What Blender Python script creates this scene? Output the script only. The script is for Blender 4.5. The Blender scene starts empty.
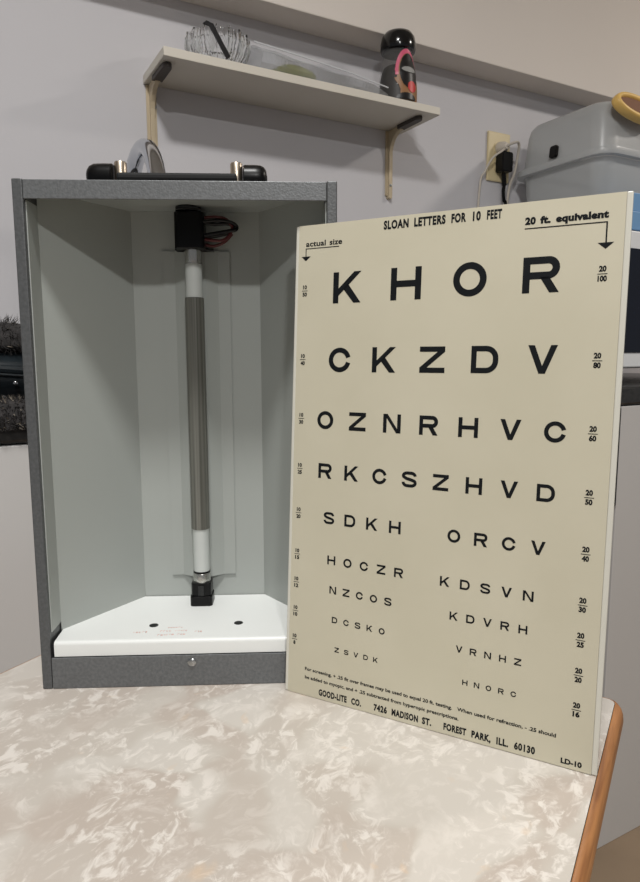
import bpy, bmesh, math, random
from mathutils import Matrix, Vector, noise
random.seed(7)
scene = bpy.context.scene
C = scene.collection
PI = math.pi

# ------------------------------------------------------------------ camera
cd_ = bpy.data.cameras.new('camera')
cam = bpy.data.objects.new('camera', cd_); C.objects.link(cam)
cd_.sensor_fit = 'HORIZONTAL'; cd_.sensor_width = 36.0
cd_.lens = 36.0 * 656.32 / 640.0
cd_.clip_start = 0.02; cd_.clip_end = 50
cam.matrix_world = (Matrix.Translation((0, 0, 0.26313)) @ Matrix.Rotation(math.radians(90 - 7.7333), 4, 'X')
                    @ Matrix.Rotation(-0.00245, 4, 'Z'))
scene.camera = cam

# ------------------------------------------------------------------ world, lights, exposure
world = bpy.data.worlds.new('world'); scene.world = world
world.use_nodes = True
bg = world.node_tree.nodes['Background']
bg.inputs['Color'].default_value = (0.95, 0.97, 1.0, 1)
bg.inputs['Strength'].default_value = 0.19
scene.view_settings.view_transform = 'Standard'
scene.view_settings.look = 'None'
scene.view_settings.gamma = 1.0
scene.view_settings.use_curve_mapping = False
scene.view_settings.exposure = 0.0

CEIL = 1.66
# three ceiling lamps of the room: x, y, size, power, colour
LAMPS = [(-0.03, -0.09, 0.20, 22.0, (1.0, 0.99, 0.97)),
         (0.42, -1.80, 0.20, 46.0, (1.0, 0.99, 0.97)),
         (2.02, 1.16, 0.22, 19.0, (1.0, 0.93, 0.85))]
for (lx, ly, ls, lp, lc) in LAMPS:
    ld = bpy.data.lights.new('lamp_light', 'AREA'); ld.shape = 'DISK'; ld.size = ls
    ld.energy = lp; ld.color = lc
    lo = bpy.data.objects.new('lamp_light', ld); C.objects.link(lo)
    lo.location = (lx, ly, CEIL - 0.062)

# ------------------------------------------------------------------ colour + material helpers
def s2l(c):
    return tuple(((v / 255.0) / 12.92 if v / 255.0 <= 0.04045 else ((v / 255.0 + 0.055) / 1.055) ** 2.4) for v in c)
MATS = {}
def new_mat(name):
    m = bpy.data.materials.new(name); m.use_nodes = True
    nt = m.node_tree; b = nt.nodes['Principled BSDF']
    MATS[name] = m
    return m, nt, b
def N(nt, t, **kw):
    n = nt.nodes.new(t)
    for k, v in kw.items():
        if hasattr(n, k): setattr(n, k, v)
        else: n.inputs[k.replace('_', ' ')].default_value = v
    return n
def mat(name, col, rough=0.5, metal=0.0, bump=0.0, bscale=60.0, vary=0.06, vscale=8.0, spec=None, coat=0.0):
    m, nt, b = new_mat(name)
    c = s2l(col)
    tc = N(nt, 'ShaderNodeTexCoord')
    nz = N(nt, 'ShaderNodeTexNoise'); nz.inputs['Scale'].default_value = vscale; nz.inputs['Detail'].default_value = 4
    nt.links.new(tc.outputs['Object'], nz.inputs['Vector'])
    rp = N(nt, 'ShaderNodeValToRGB')
    rp.color_ramp.elements[0].position = 0.3; rp.color_ramp.elements[1].position = 0.7
    rp.color_ramp.elements[0].color = tuple(max(0, v * (1 - vary)) for v in c) + (1,)
    rp.color_ramp.elements[1].color = tuple(min(1, v * (1 + vary)) for v in c) + (1,)
    nt.links.new(nz.outputs['Fac'], rp.inputs['Fac']); nt.links.new(rp.outputs['Color'], b.inputs['Base Color'])
    b.inputs['Roughness'].default_value = rough; b.inputs['Metallic'].default_value = metal
    if spec is not None: b.inputs['Specular IOR Level'].default_value = spec
    if coat: b.inputs['Coat Weight'].default_value = coat
    if bump:
        n2 = N(nt, 'ShaderNodeTexNoise'); n2.inputs['Scale'].default_value = bscale; n2.inputs['Detail'].default_value = 3
        nt.links.new(tc.outputs['Object'], n2.inputs['Vector'])
        bp = N(nt, 'ShaderNodeBump'); bp.inputs['Strength'].default_value = bump; bp.inputs['Distance'].default_value = 0.002
        nt.links.new(n2.outputs['Fac'], bp.inputs['Height']); nt.links.new(bp.outputs['Normal'], b.inputs['Normal'])
    return m
def clear_mat(name, col, rough, clear):
    """thin see-through plastic or glass: part of the light goes straight through, the rest is scattered and reflected"""
    m, nt, b = new_mat(name)
    b.inputs['Base Color'].default_value = s2l(col) + (1,); b.inputs['Roughness'].default_value = rough
    tr = N(nt, 'ShaderNodeBsdfTransparent'); mx = N(nt, 'ShaderNodeMixShader'); mx.inputs['Fac'].default_value = clear
    out = nt.nodes['Material Output']
    nt.links.new(b.outputs['BSDF'], mx.inputs[1]); nt.links.new(tr.outputs['BSDF'], mx.inputs[2])
    nt.links.new(mx.outputs['Shader'], out.inputs['Surface'])
    return m

mat('wall_paint', (202, 200, 203), 0.7, bump=0.08, bscale=140, vary=0.015, vscale=3)
mat('soffit_paint', (222, 214, 206), 0.7, bump=0.05, bscale=140, vary=0.02, vscale=3)
mat('ceiling_paint', (222, 220, 214), 0.8, vary=0.02)
mat('floor_vinyl', (138, 119, 98), 0.45, vary=0.12, vscale=5)
mat('cabinet_white', (197, 195, 193), 0.35, vary=0.012, vscale=3)
mat('counter_dark', (46, 45, 44), 0.28, vary=0.35, vscale=160)
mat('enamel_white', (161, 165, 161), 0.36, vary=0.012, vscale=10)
mat('plate_white', (226, 228, 226), 0.38, vary=0.012, vscale=14)
mat('tube_glass', (196, 200, 197), 0.18, vary=0.02)
mat('tube_cap', (190, 190, 186), 0.25, metal=0.9)
mat('black_plastic', (6, 6, 7), 0.34, vary=0.1, spec=0.25)
mat('black_matte', (9, 10, 11), 0.75, vary=0.1)
mat('black_gloss', (12, 13, 15), 0.16, vary=0.1)
mat('red_wire', (78, 12, 14), 0.5)
mat('nickel', (192, 180, 164), 0.34, metal=1.0)
mat('chrome', (200, 204, 210), 0.07, metal=1.0, vary=0.0)
mat('steel', (170, 172, 172), 0.3, metal=1.0)
mat('print_black', (16, 19, 22), 0.55, vary=0.02, spec=0.2)
mat('print_red', (226, 186, 178), 0.6)
mat('shelf_white', (214, 208, 196), 0.5, vary=0.02)
mat('bracket_tan', (192, 176, 148), 0.42, vary=0.06)
mat('bracket_shaded', (62, 55, 50), 0.5)  # shade below the shelf board, put into the bracket colour
mat('ivory', (214, 198, 158), 0.4)
mat('white_cord', (198, 190, 178), 0.5)
mat('yellow', (226, 186, 106), 0.42, vary=0.06, vscale=40)
mat('yellow_dark', (116, 72, 40), 0.6)
mat('appliance_white', (226, 228, 230), 0.3, vary=0.01)
mat('door_glass', (8, 14, 30), 0.08, vary=0.2)
mat('blue_box', (112, 156, 200), 0.45, vary=0.03)
mat('bag_black', (30, 36, 40), 0.3, vary=0.25, vscale=30)
mat('fur_dark', (44, 42, 42), 0.9, vary=0.5, vscale=120)
mat('fur_tip', (128, 120, 108), 0.8, vary=0.3, vscale=120)
mat('coffee', (20, 12, 9), 0.5)
mat('label_pink', (214, 92, 122), 0.4)
mat('label_black', (20, 18, 20), 0.35)
mat('label_tan', (150, 108, 70), 0.45)
mat('label_red', (196, 34, 36), 0.4)
mat('label_grey', (150, 150, 148), 0.4)
mat('greens', (138, 140, 60), 0.6, vary=0.35, vscale=60)
mat('leg_metal', (60, 60, 62), 0.35, metal=0.8)
clear_mat('bin_plastic', (190, 192, 192), 0.3, 0.28)
clear_mat('bag_film', (196, 200, 206), 0.14, 0.58)
m_, nt_, b_0 = new_mat('crystal'); b_0.inputs['Base Color'].default_value = (0.97, 0.98, 0.98, 1); b_0.inputs['Roughness'].default_value = 0.02
b_0.inputs['Transmission Weight'].default_value = 1.0; b_0.inputs['IOR'].default_value = 1.5
clear_mat('crystal_rib', (205, 207, 207), 0.05, 0.35)
clear_mat('bag_fold_glint', (226, 228, 230), 0.12, 0.25)  # paler than the film: bright reflection along the folds painted in
clear_mat('jar_glass', (150, 150, 148), 0.05, 0.84)
mat('lamp_housing', (230, 230, 226), 0.5)

def hammer(name, k):
    m, nt, b = new_mat(name)
    tc = N(nt, 'ShaderNodeTexCoord')
    v = N(nt, 'ShaderNodeTexVoronoi'); v.inputs['Scale'].default_value = 700
    n = N(nt, 'ShaderNodeTexNoise'); n.inputs['Scale'].default_value = 420; n.inputs['Detail'].default_value = 3
    nt.links.new(tc.outputs['Object'], v.inputs['Vector']); nt.links.new(tc.outputs['Object'], n.inputs['Vector'])
    rp = N(nt, 'ShaderNodeValToRGB')
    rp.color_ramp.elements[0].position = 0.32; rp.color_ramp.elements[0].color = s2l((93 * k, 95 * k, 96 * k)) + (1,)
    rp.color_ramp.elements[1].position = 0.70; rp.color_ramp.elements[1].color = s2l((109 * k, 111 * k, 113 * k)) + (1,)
    nt.links.new(n.outputs['Fac'], rp.inputs['Fac']); nt.links.new(rp.outputs['Color'], b.inputs['Base Color'])
    b.inputs['Roughness'].default_value = 0.42; b.inputs['Metallic'].default_value = 0.15
    bp = N(nt, 'ShaderNodeBump'); bp.inputs['Strength'].default_value = 0.25; bp.inputs['Distance'].default_value = 0.0004
    nt.links.new(v.outputs['Distance'], bp.inputs['Height']); nt.links.new(bp.outputs['Normal'], b.inputs['Normal'])
hammer('hammer_grey', 1.0)
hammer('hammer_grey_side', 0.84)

def card_plastic():
    m, nt, b = new_mat('card_plastic')
    tc = N(nt, 'ShaderNodeTexCoord')
    n = N(nt, 'ShaderNodeTexNoise'); n.inputs['Scale'].default_value = 14; n.inputs['Detail'].default_value = 5
    nt.links.new(tc.outputs['Object'], n.inputs['Vector'])
    rp = N(nt, 'ShaderNodeValToRGB')
    rp.color_ramp.elements[0].position = 0.3; rp.color_ramp.elements[0].color = s2l((204, 198, 176)) + (1,)
    rp.color_ramp.elements[1].position = 0.75; rp.color_ramp.elements[1].color = s2l((211, 205, 184)) + (1,)
    nt.links.new(n.outputs['Fac'], rp.inputs['Fac']); nt.links.new(rp.outputs['Color'], b.inputs['Base Color'])
    b.inputs['Roughness'].default_value = 0.42
    tl = N(nt, 'ShaderNodeBsdfTranslucent'); tl.inputs['Color'].default_value = s2l((220, 214, 190)) + (1,)
    mx = N(nt, 'ShaderNodeMixShader'); mx.inputs['Fac'].default_value = 0.12
    nt.links.new(b.outputs['BSDF'], mx.inputs[1]); nt.links.new(tl.outputs['BSDF'], mx.inputs[2])
    nt.links.new(mx.outputs['Shader'], nt.nodes['Material Output'].inputs['Surface'])
card_plastic()
mat('card_edge', (206, 204, 193), 0.3, vary=0.01)

def laminate():
    m, nt, b = new_mat('laminate')
    L = nt.links.new
    tc = N(nt, 'ShaderNodeTexCoord')
    mp = N(nt, 'ShaderNodeMapping'); mp.inputs['Rotation'].default_value = (0, 0, 0.5); mp.inputs['Scale'].default_value = (1.0, 1.25, 1.0)
    L(tc.outputs['Object'], mp.inputs['Vector'])
    # broad plates of pinkish beige and cool grey-white
    warp = N(nt, 'ShaderNodeTexNoise'); warp.inputs['Scale'].default_value = 9; warp.inputs['Detail'].default_value = 4
    L(mp.outputs['Vector'], warp.inputs['Vector'])
    wv = N(nt, 'ShaderNodeVectorMath', operation='SCALE'); wv.inputs['Scale'].default_value = 0.06
    L(warp.outputs['Color'], wv.inputs[0])
    av = N(nt, 'ShaderNodeVectorMath', operation='ADD'); L(mp.outputs['Vector'], av.inputs[0]); L(wv.outputs['Vector'], av.inputs[1])
    vb = N(nt, 'ShaderNodeTexVoronoi', feature='SMOOTH_F1'); vb.inputs['Scale'].default_value = 17; vb.inputs['Smoothness'].default_value = 0.25
    L(av.outputs['Vector'], vb.inputs['Vector'])
    r1 = N(nt, 'ShaderNodeValToRGB'); e = r1.color_ramp.elements
    e[0].position = 0.15; e[0].color = s2l((184, 173, 163)) + (1,)
    e[1].position = 0.85; e[1].color = s2l((200, 194, 186)) + (1,)
    k = r1.color_ramp.elements.new(0.5); k.color = s2l((192, 185, 176)) + (1,)
    sp = N(nt, 'ShaderNodeSeparateColor'); L(vb.outputs['Color'], sp.inputs['Color']); L(sp.outputs['Red'], r1.inputs['Fac'])
    # white wispy flakes: distorted noise, gated by a broader mask
    def nzt(sc, det, dist, rough, off):
        q = N(nt, 'ShaderNodeTexNoise'); q.inputs['Scale'].default_value = sc; q.inputs['Detail'].default_value = det
        q.inputs['Distortion'].default_value = dist; q.inputs['Roughness'].default_value = rough
        ad = N(nt, 'ShaderNodeVectorMath', operation='ADD'); ad.inputs[1].default_value = off
        L(av.outputs['Vector'], ad.inputs[0]); L(ad.outputs['Vector'], q.inputs['Vector']); return q
    def rng(src, a, b_, t0, t1):
        q = N(nt, 'ShaderNodeMapRange', interpolation_type='SMOOTHSTEP'); q.inputs['From Min'].default_value = a; q.inputs['From Max'].default_value = b_
        q.inputs['To Min'].default_value = t0; q.inputs['To Max'].default_value = t1; L(src, q.inputs['Value']); return q
    def mul(a, b_):
        q = N(nt, 'ShaderNodeMath', operation='MULTIPLY'); L(a, q.inputs[0]); L(b_, q.inputs[1]); return q
    f1 = rng(nzt(80, 6, 0.7, 0.64, (0, 0, 0)).outputs['Fac'], 0.48, 0.64, 0.0, 0.9)
    f2 = rng(nzt(34, 6, 0.5, 0.66, (5, 2, 0)).outputs['Fac'], 0.50, 0.70, 0.0, 0.75)
    mk = rng(nzt(13, 3, 0.3, 0.5, (9, 4, 0)).outputs['Fac'], 0.36, 0.54, 0.30, 1.0)
    a1 = mul(f1.outputs[0], mk.outputs[0])
    mxx = N(nt, 'ShaderNodeMath', operation='MAXIMUM'); a2 = mul(f2.outputs[0], mk.outputs[0]); L(a1.outputs[0], mxx.inputs[0]); L(a2.outputs[0], mxx.inputs[1])
    c1 = N(nt, 'ShaderNodeMix', data_type='RGBA'); L(mxx.outputs[0], c1.inputs['Factor']); L(r1.outputs['Color'], c1.inputs['A'])
    c1.inputs['B'].default_value = s2l((222, 216, 209)) + (1,)
    # a few tan streaks
    n3 = N(nt, 'ShaderNodeTexNoise'); n3.inputs['Scale'].default_value = 15; n3.inputs['Detail'].default_value = 3; n3.inputs['Distortion'].default_value = 2.2
    ofs = N(nt, 'ShaderNodeVectorMath', operation='ADD'); ofs.inputs[1].default_value = (3.1, 1.7, 0); L(mp.outputs['Vector'], ofs.inputs[0]); L(ofs.outputs['Vector'], n3.inputs['Vector'])
    t3 = N(nt, 'ShaderNodeMapRange'); t3.inputs['From Min'].default_value = 0.66; t3.inputs['From Max'].default_value = 0.78; t3.inputs['To Max'].default_value = 0.55; L(n3.outputs['Fac'], t3.inputs['Value'])
    c2 = N(nt, 'ShaderNodeMix', data_type='RGBA'); L(t3.outputs[0], c2.inputs['Factor']); L(c1.outputs['Result'], c2.inputs['A'])
    c2.inputs['B'].default_value = s2l((214, 184, 150)) + (1,)
    L(c2.outputs['Result'], b.inputs['Base Color'])
    b.inputs['Roughness'].default_value = 0.34
laminate()

def wood():
    m, nt, b = new_mat('wood_edge')
    L = nt.links.new
    tc = N(nt, 'ShaderNodeTexCoord'); mp = N(nt, 'ShaderNodeMapping'); mp.inputs['Scale'].default_value = (6, 90, 90)
    mp.inputs['Rotation'].default_value = (0, 0, 0)
    L(tc.outputs['Object'], mp.inputs['Vector'])
    n = N(nt, 'ShaderNodeTexNoise'); n.inputs['Scale'].default_value = 2.2; n.inputs['Detail'].default_value = 6; n.inputs['Distortion'].default_value = 0.6
    L(mp.outputs['Vector'], n.inputs['Vector'])
    rp = N(nt, 'ShaderNodeValToRGB'); e = rp.color_ramp.elements
    e[0].position = 0.28; e[0].color = s2l((124, 78, 43)) + (1,)
    e[1].position = 0.75; e[1].color = s2l((190, 132, 80)) + (1,)
    L(n.outputs['Fac'], rp.inputs['Fac']); L(rp.outputs['Color'], b.inputs['Base Color'])
    b.inputs['Roughness'].default_value = 0.4
wood()

# ------------------------------------------------------------------ mesh builder
class MB:
    def __init__(s): s.v = []; s.f = []
    def add(s, vs, fs, M=None):
        o = len(s.v)
        s.v += [tuple((M @ Vector(p)) if M is not None else p) for p in vs]
        s.f += [tuple(i + o for i in f) for f in fs]
        return s
    def box(s, x0, x1, y0, y1, z0, z1, M=None):
        vs = [(x, y, z) for z in (z0, z1) for y in (y0, y1) for x in (x0, x1)]
        return s.add(vs, [(0, 2, 3, 1), (4, 5, 7, 6), (0, 1, 5, 4), (2, 6, 7, 3), (0, 4, 6, 2), (1, 3, 7, 5)], M)
    def prism(s, poly, z0, z1, M=None):
        n = len(poly); vs = [(x, y, z0) for x, y in poly] + [(x, y, z1) for x, y in poly]
        fs = [tuple(range(n - 1, -1, -1)), tuple(range(n, 2 * n))] + [(i, (i + 1) % n, n + (i + 1) % n, n + i) for i in range(n)]
        return s.add(vs, fs, M)
    def flat(s, poly, z=0.0, M=None):
        return s.add([(x, y, z) for x, y in poly], [tuple(range(len(poly)))], M)
    def lathe(s, prof, seg=24, M=None, caps=True):
        vs = []; n = len(prof)
        for r, z in prof:
            for k in range(seg):
                a = 2 * PI * k / seg; vs.append((r * math.cos(a), r * math.sin(a), z))
        fs = [(i * seg + k, i * seg + (k + 1) % seg, (i + 1) * seg + (k + 1) % seg, (i + 1) * seg + k) for i in range(n - 1) for k in range(seg)]
        if caps:
            fs.append(tuple(range(seg - 1, -1, -1))); fs.append(tuple((n - 1) * seg + k for k in range(seg)))
        return s.add(vs, fs, M)
    def tube(s, pts, r, seg=10, M=None):
        pts = [Vector(p) for p in pts]; n = len(pts); rs = r if isinstance(r, (list, tuple)) else [r] * n
        vs = []; up = None
        for i, p in enumerate(pts):
            t = (pts[min(i + 1, n - 1)] - pts[max(i - 1, 0)]).normalized()
            if up is None:
                up = t.orthogonal().normalized()
            up = (up - t * up.dot(t))
            up = up.normalized() if up.length > 1e-6 else t.orthogonal().normalized()
            w = t.cross(up)
            for k in range(seg):
                a = 2 * PI * k / seg; q = p + (up * math.cos(a) + w * math.sin(a)) * rs[i]; vs.append(tuple(q))
        fs = [(i * seg + k, i * seg + (k + 1) % seg, (i + 1) * seg + (k + 1) % seg, (i + 1) * seg + k) for i in range(n - 1) for k in range(seg)]
        fs.append(tuple(range(seg - 1, -1, -1))); fs.append(tuple((n - 1) * seg + k for k in range(seg)))
        return s.add(vs, fs, M)
    def build(s, name, m, parent=None, smooth=False, bevel=0.0, segs=2, auto=None):
        me = bpy.data.meshes.new(name); me.from_pydata(s.v, [], s.f); me.validate(); me.update()
        bm = bmesh.new(); bm.from_mesh(me); bmesh.ops.recalc_face_normals(bm, faces=bm.faces)
        if bevel:
            ed = [e for e in bm.edges if len(e.link_faces) == 2 and e.calc_face_angle(0) > 0.6]
            bmesh.ops.bevel(bm, geom=ed, offset=bevel, segments=segs, affect='EDGES', profile=0.5)
        if smooth:
            for f in bm.faces: f.smooth = True
            lim = auto if auto else 0.7
            for e in bm.edges:
                if len(e.link_faces) == 2 and e.calc_face_angle(0) > lim: e.smooth = False
        bm.to_mesh(me); bm.free()
        me.materials.append(MATS[m])
        o = bpy.data.objects.new(name, me); C.objects.link(o)
        if parent is not None: o.parent = parent
        return o
def tag(o, label=None, cat=None, group=None, kind=None):
    if label: o['label'] = label
    if cat: o['category'] = cat
    if group: o['group'] = group
    if kind: o['kind'] = kind
    return o
def thing(name, M, label, cat, group=None):
    o = bpy.data.objects.new(name, None); C.objects.link(o); o.matrix_world = M; o.empty_display_size = 0.02
    return tag(o, label, cat, group)
def spline(pts, n=8):
    pts = [Vector(p) for p in pts]; out = []
    for i in range(len(pts) - 1):
        p0 = pts[max(i - 1, 0)]; p1 = pts[i]; p2 = pts[i + 1]; p3 = pts[min(i + 2, len(pts) - 1)]
        for k in range(n):
            t = k / n
            out.append(0.5 * ((2 * p1) + (p2 - p0) * t + (2 * p0 - 5 * p1 + 4 * p2 - p3) * t * t + (3 * p1 - p0 - 3 * p2 + p3) * t ** 3))
    out.append(pts[-1]); return out
def rrect(x0, x1, y0, y1, r, n=6):
    out = []
    for cx, cy, a0 in ((x1 - r, y1 - r, 0), (x0 + r, y1 - r, PI / 2), (x0 + r, y0 + r, PI), (x1 - r, y0 + r, 1.5 * PI)):
        for k in range(n + 1):
            a = a0 + PI / 2 * k / n; out.append((cx + r * math.cos(a), cy + r * math.sin(a)))
    return out
def axisM(p, d):
    """matrix whose local z axis points along d at p"""
    return Matrix.Translation(p) @ Vector(d).normalized().to_track_quat('Z', 'Y').to_matrix().to_4x4()

# wall frame: local x = along the wall (to the right, receding), local y = INTO the wall, z up.  room side is negative y
WYAW = math.radians(29)
WM = Matrix.Translation((-0.5973, 1.1395, 0)) @ Matrix.Rotation(WYAW, 4, 'Z')
def W(s, d, z=0.0): return WM @ Vector((s, -d, z))
def WMat(s, d, z=0.0, rz=0.0): return WM @ Matrix.Translation((s, -d, z)) @ Matrix.Rotation(rz, 4, 'Z')
FLOOR = -0.74

# ------------------------------------------------------------------ the setting
o = MB().box(-2.6, 4.2, 0.0, 0.12, FLOOR, CEIL).build('wall_back', 'wall_paint'); o.matrix_world = WM; tag(o, 'pale grey painted wall behind the shelf', kind='structure')
o = MB().box(-2.6, 4.2, -0.075, 0.0, 0.914, CEIL).build('trim_1', 'soffit_paint', bevel=0.002); o.matrix_world = WM; tag(o, 'beige boxed soffit running along the top of the wall', kind='structure')
o = MB().box(-2.6, 4.2, -4.6, 0.12, FLOOR - 0.05, FLOOR).build('floor', 'floor_vinyl'); o.matrix_world = WM; tag(o, 'brown vinyl floor', kind='structure')
o = MB().box(-2.6, 4.2, -4.6, 0.12, CEIL, CEIL + 0.05).build('ceiling', 'ceiling_paint'); o.matrix_world = WM; tag(o, 'white ceiling', kind='structure')

LAB = ['round white ceiling lamp nearest above the table', 'round white ceiling lamp farthest from the shelf wall', 'round white ceiling lamp off to the right over the counter']
for (lx, ly, ls, lp, lc), lab in zip(LAMPS, LAB):
    t = thing('ceiling_lamp', Matrix.Translation((lx, ly, CEIL)), lab, 'lamp', 'ceiling lamps')
    MB().lathe([(ls * 0.62, 0), (ls * 0.62, -0.03), (ls * 0.56, -0.055), (ls * 0.56, -0.058)], 32).build('housing', 'lamp_housing', t, smooth=True)

# base cabinets under the counter
for (a, b_, lab, handle) in ((-0.62, 0.225, 'plain white base cabinet at the left behind the grey light box', False),
                            (0.23, 1.019, 'plain white base cabinet hidden behind the light box and chart', False),
                            (1.041, 1.75, 'plain white base cabinet at the right under the microwave', True)):
    t = thing('base_cabinet', WMat(a, 0.5, FLOOR), lab, 'cabinet', 'base cabinets along the wall')
    w = b_ - a; h = 0.164 - FLOOR
    MB().box(0, w, 0.018, 0.498, 0, h).build('body', 'cabinet_white', t)
    MB().box(0.0015, w - 0.0015, 0.0, 0.0175, 0.0, h - 0.002).build('door', 'cabinet_white', t, bevel=0.0012)
    if handle:
        tag(MB().box(-0.018, -0.001, -0.002, 0.02, h - 0.19, h - 0.004).build('edge_pull', 'black_plastic', t, bevel=0.002), 'black vertical edge pull')
# counter top
t = MB().box(-0.62, 1.75, -0.502, -0.002, 0.1645, 0.198).build('counter_top', 'counter_dark', bevel=0.004); t.matrix_world = WM
tag(t, 'long dark kitchen counter top along the wall', 'counter')

# ------------------------------------------------------------------ the table
# table frame: local x along the right hand edge (towards the back), local y to its left
TA = math.radians(60)
TM = Matrix.Translation((0.2210, 0.4626, 0)) @ Matrix.Rotation(TA, 4, 'Z')
t = thing('kitchen_table', TM @ Matrix.Translation((0, 0, FLOOR)), 'small kitchen table with marbled cream laminate top and rounded wooden edge', 'table')
TZ = -FLOOR
TW = 0.445; TL = 0.95
def outline(off, r):
    return rrect(-TL - off, 0.006 + off, -off, TW + off, r, 8)
MB().prism(outline(0, 0.006), TZ - 0.024, TZ).build('laminate_top', 'laminate', t)
# bullnose wooden edge: swept half round section around the top
sec = []
for k in range(9):
    a = PI / 2 - PI * k / 8; sec.append((0.0065 * math.cos(a), -0.0125 + 0.0123 * math.sin(a)))
sec = [(0.0004, -0.0002)] + sec + [(0.0004, -0.025)]
rings = [outline(0.0004 + max(0, x - 0.0), 0.0064 + x) for x, z in sec]
mb = MB(); n = len(rings[0])
for (x, z), rg in zip(sec, rings): mb.v += [(px, py, TZ + z) for px, py in rg]
ns = len(sec)
mb.f = [(i * n + k, i * n + (k + 1) % n, ((i + 1) % ns) * n + (k + 1) % n, ((i + 1) % ns) * n + k) for i in range(ns) for k in range(n)]
mb.build('wooden_edge', 'wood_edge', t, smooth=True)
MB().prism(rrect(-TL + 0.05, -0.05, 0.05, TW - 0.05, 0.01, 3), TZ - 0.075, TZ - 0.0245).build('apron', 'wood_edge', t)
for lx in (-TL + 0.07, -0.07):
    for ly in (0.07, TW - 0.07):
        MB().lathe([(0.011, 0), (0.017, 0.02), (0.02, 0.3), (0.022, TZ - 0.076)], 14, Matrix.Translation((lx, ly, 0))).build('leg', 'wood_edge', t, smooth=True)

# ------------------------------------------------------------------ the light box
BYAW = 0.04598
BXM = Matrix.Translation((-0.2188, 0.48600, 0.0004)) @ Matrix.Rotation(BYAW, 4, 'Z') @ Matrix.Scale(1.0055, 4)
BW, BH = 0.23072, 0.3828
t = thing('light_box', BXM, 'open grey hammered-metal chart light box with white inside and lamp tube', 'light box')
for x0 in (0.0, BW - 0.0075):
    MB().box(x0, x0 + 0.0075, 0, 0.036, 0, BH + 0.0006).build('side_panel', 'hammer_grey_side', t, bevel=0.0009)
# inner liner: left, back, right white sheet; outer shell in grey
P = [(0.0083, 0.0245), (0.0605, 0.0965), (0.1700, 0.0965), (0.2224, 0.0245)]
Q = [(0.0076, 0.0290), (0.0588, 0.1005), (0.1718, 0.1005), (0.2231, 0.0290)]
def strip(a, b, c, d, z0, z1): return MB().prism([a, b, c, d], z0, z1)
for i in range(3):
    off = [(P[i][0], P[i][1]), (P[i + 1][0], P[i + 1][1])]
    qi = [((P[k][0] * 0.5 + Q[k][0] * 0.5), (P[k][1] * 0.5 + Q[k][1] * 0.5)) for k in (i, i + 1)]
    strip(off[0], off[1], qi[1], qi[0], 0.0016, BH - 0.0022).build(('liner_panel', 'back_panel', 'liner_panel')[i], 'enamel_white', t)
mb = MB()
for i in range(3):
    mi = [((P[k][0] * 0.45 + Q[k][0] * 0.55), (P[k][1] * 0.45 + Q[k][1] * 0.55)) for k in (i, i + 1)]
    mb.prism([mi[0], mi[1], Q[i + 1], Q[i]], 0.0, BH - 0.001)
mb.build('outer_shell', 'hammer_grey', t)
# short straight white flank between side panel and taper (left and right)
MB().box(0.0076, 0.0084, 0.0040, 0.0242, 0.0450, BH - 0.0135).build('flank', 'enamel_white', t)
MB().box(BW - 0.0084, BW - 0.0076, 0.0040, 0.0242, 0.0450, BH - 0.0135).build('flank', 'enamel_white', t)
HEX = [(0.0077, 0.0016), (0.0077, 0.034), (0.0590, 0.1000), (0.1715, 0.1000), (BW - 0.0077, 0.034), (BW - 0.0077, 0.0016)]
top = MB().prism(HEX, BH - 0.0018, BH).build('top_panel', 'hammer_grey', t)
MB().prism([(x, y) for x, y in HEX], BH - 0.0022, BH - 0.0019).build('top_liner', 'enamel_white', t)
MB().box(0.0077, BW - 0.0077, 0.0003, 0.0016, BH - 0.0133, BH).build('top_lip', 'hammer_grey', t, bevel=0.0005)
MB().prism(HEX, 0.0, 0.0015).build('bottom_panel', 'hammer_grey', t)
lip = MB().box(0.0079, BW - 0.0079, 0.0002, 0.0016, 0.0, 0.0252).build('bottom_lip', 'hammer_grey', t, bevel=0.0004)
sc = MB().lathe([(0.0034, 0), (0.0033, 0.0008), (0.0022, 0.0016)], 18, axisM((0.1165, 0.0002, 0.0195), (0, -1, 0))).build('screw', 'steel', lip, smooth=True)
# white bottom plate with rolled front edge
PZ = 0.0378
pl = [(0.0100, 0.0045), (0.0092, 0.0262), (0.0600, 0.0955), (0.1705, 0.0955), (BW - 0.0092, 0.0262), (BW - 0.0100, 0.0045)]
mb = MB().prism(pl, PZ - 0.0012, PZ)
prof = []
for k in range(7):
    a = PI / 2 + PI / 2 * k / 6; prof.append((0.0045 + 0.0030 * math.cos(a), PZ - 0.0030 + 0.0030 * math.sin(a)))
prof += [(0.0015, 0.0258), (0.0024, 0.0258), (0.0024, PZ - 0.0035), (0.0045, PZ - 0.0012)]
nn = len(prof)
vs = [(0.0100, y, z) for y, z in prof] + [(BW - 0.0100, y, z) for y, z in prof]
mb.add(vs, [(i, (i + 1) % nn, nn + (i + 1) % nn, nn + i) for i in range(nn)])
plate = mb.build('bottom_plate', 'plate_white', t, smooth=True, auto=0.6)
for hx, hy in ((0.0815, 0.0295), (0.1510, 0.0310)):
    MB().lathe([(0.0037, 0), (0.0037, 0.00025)], 20, Matrix.Translation((hx, hy, PZ))).build('hole', 'black_plastic', plate)
mb = MB()
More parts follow.
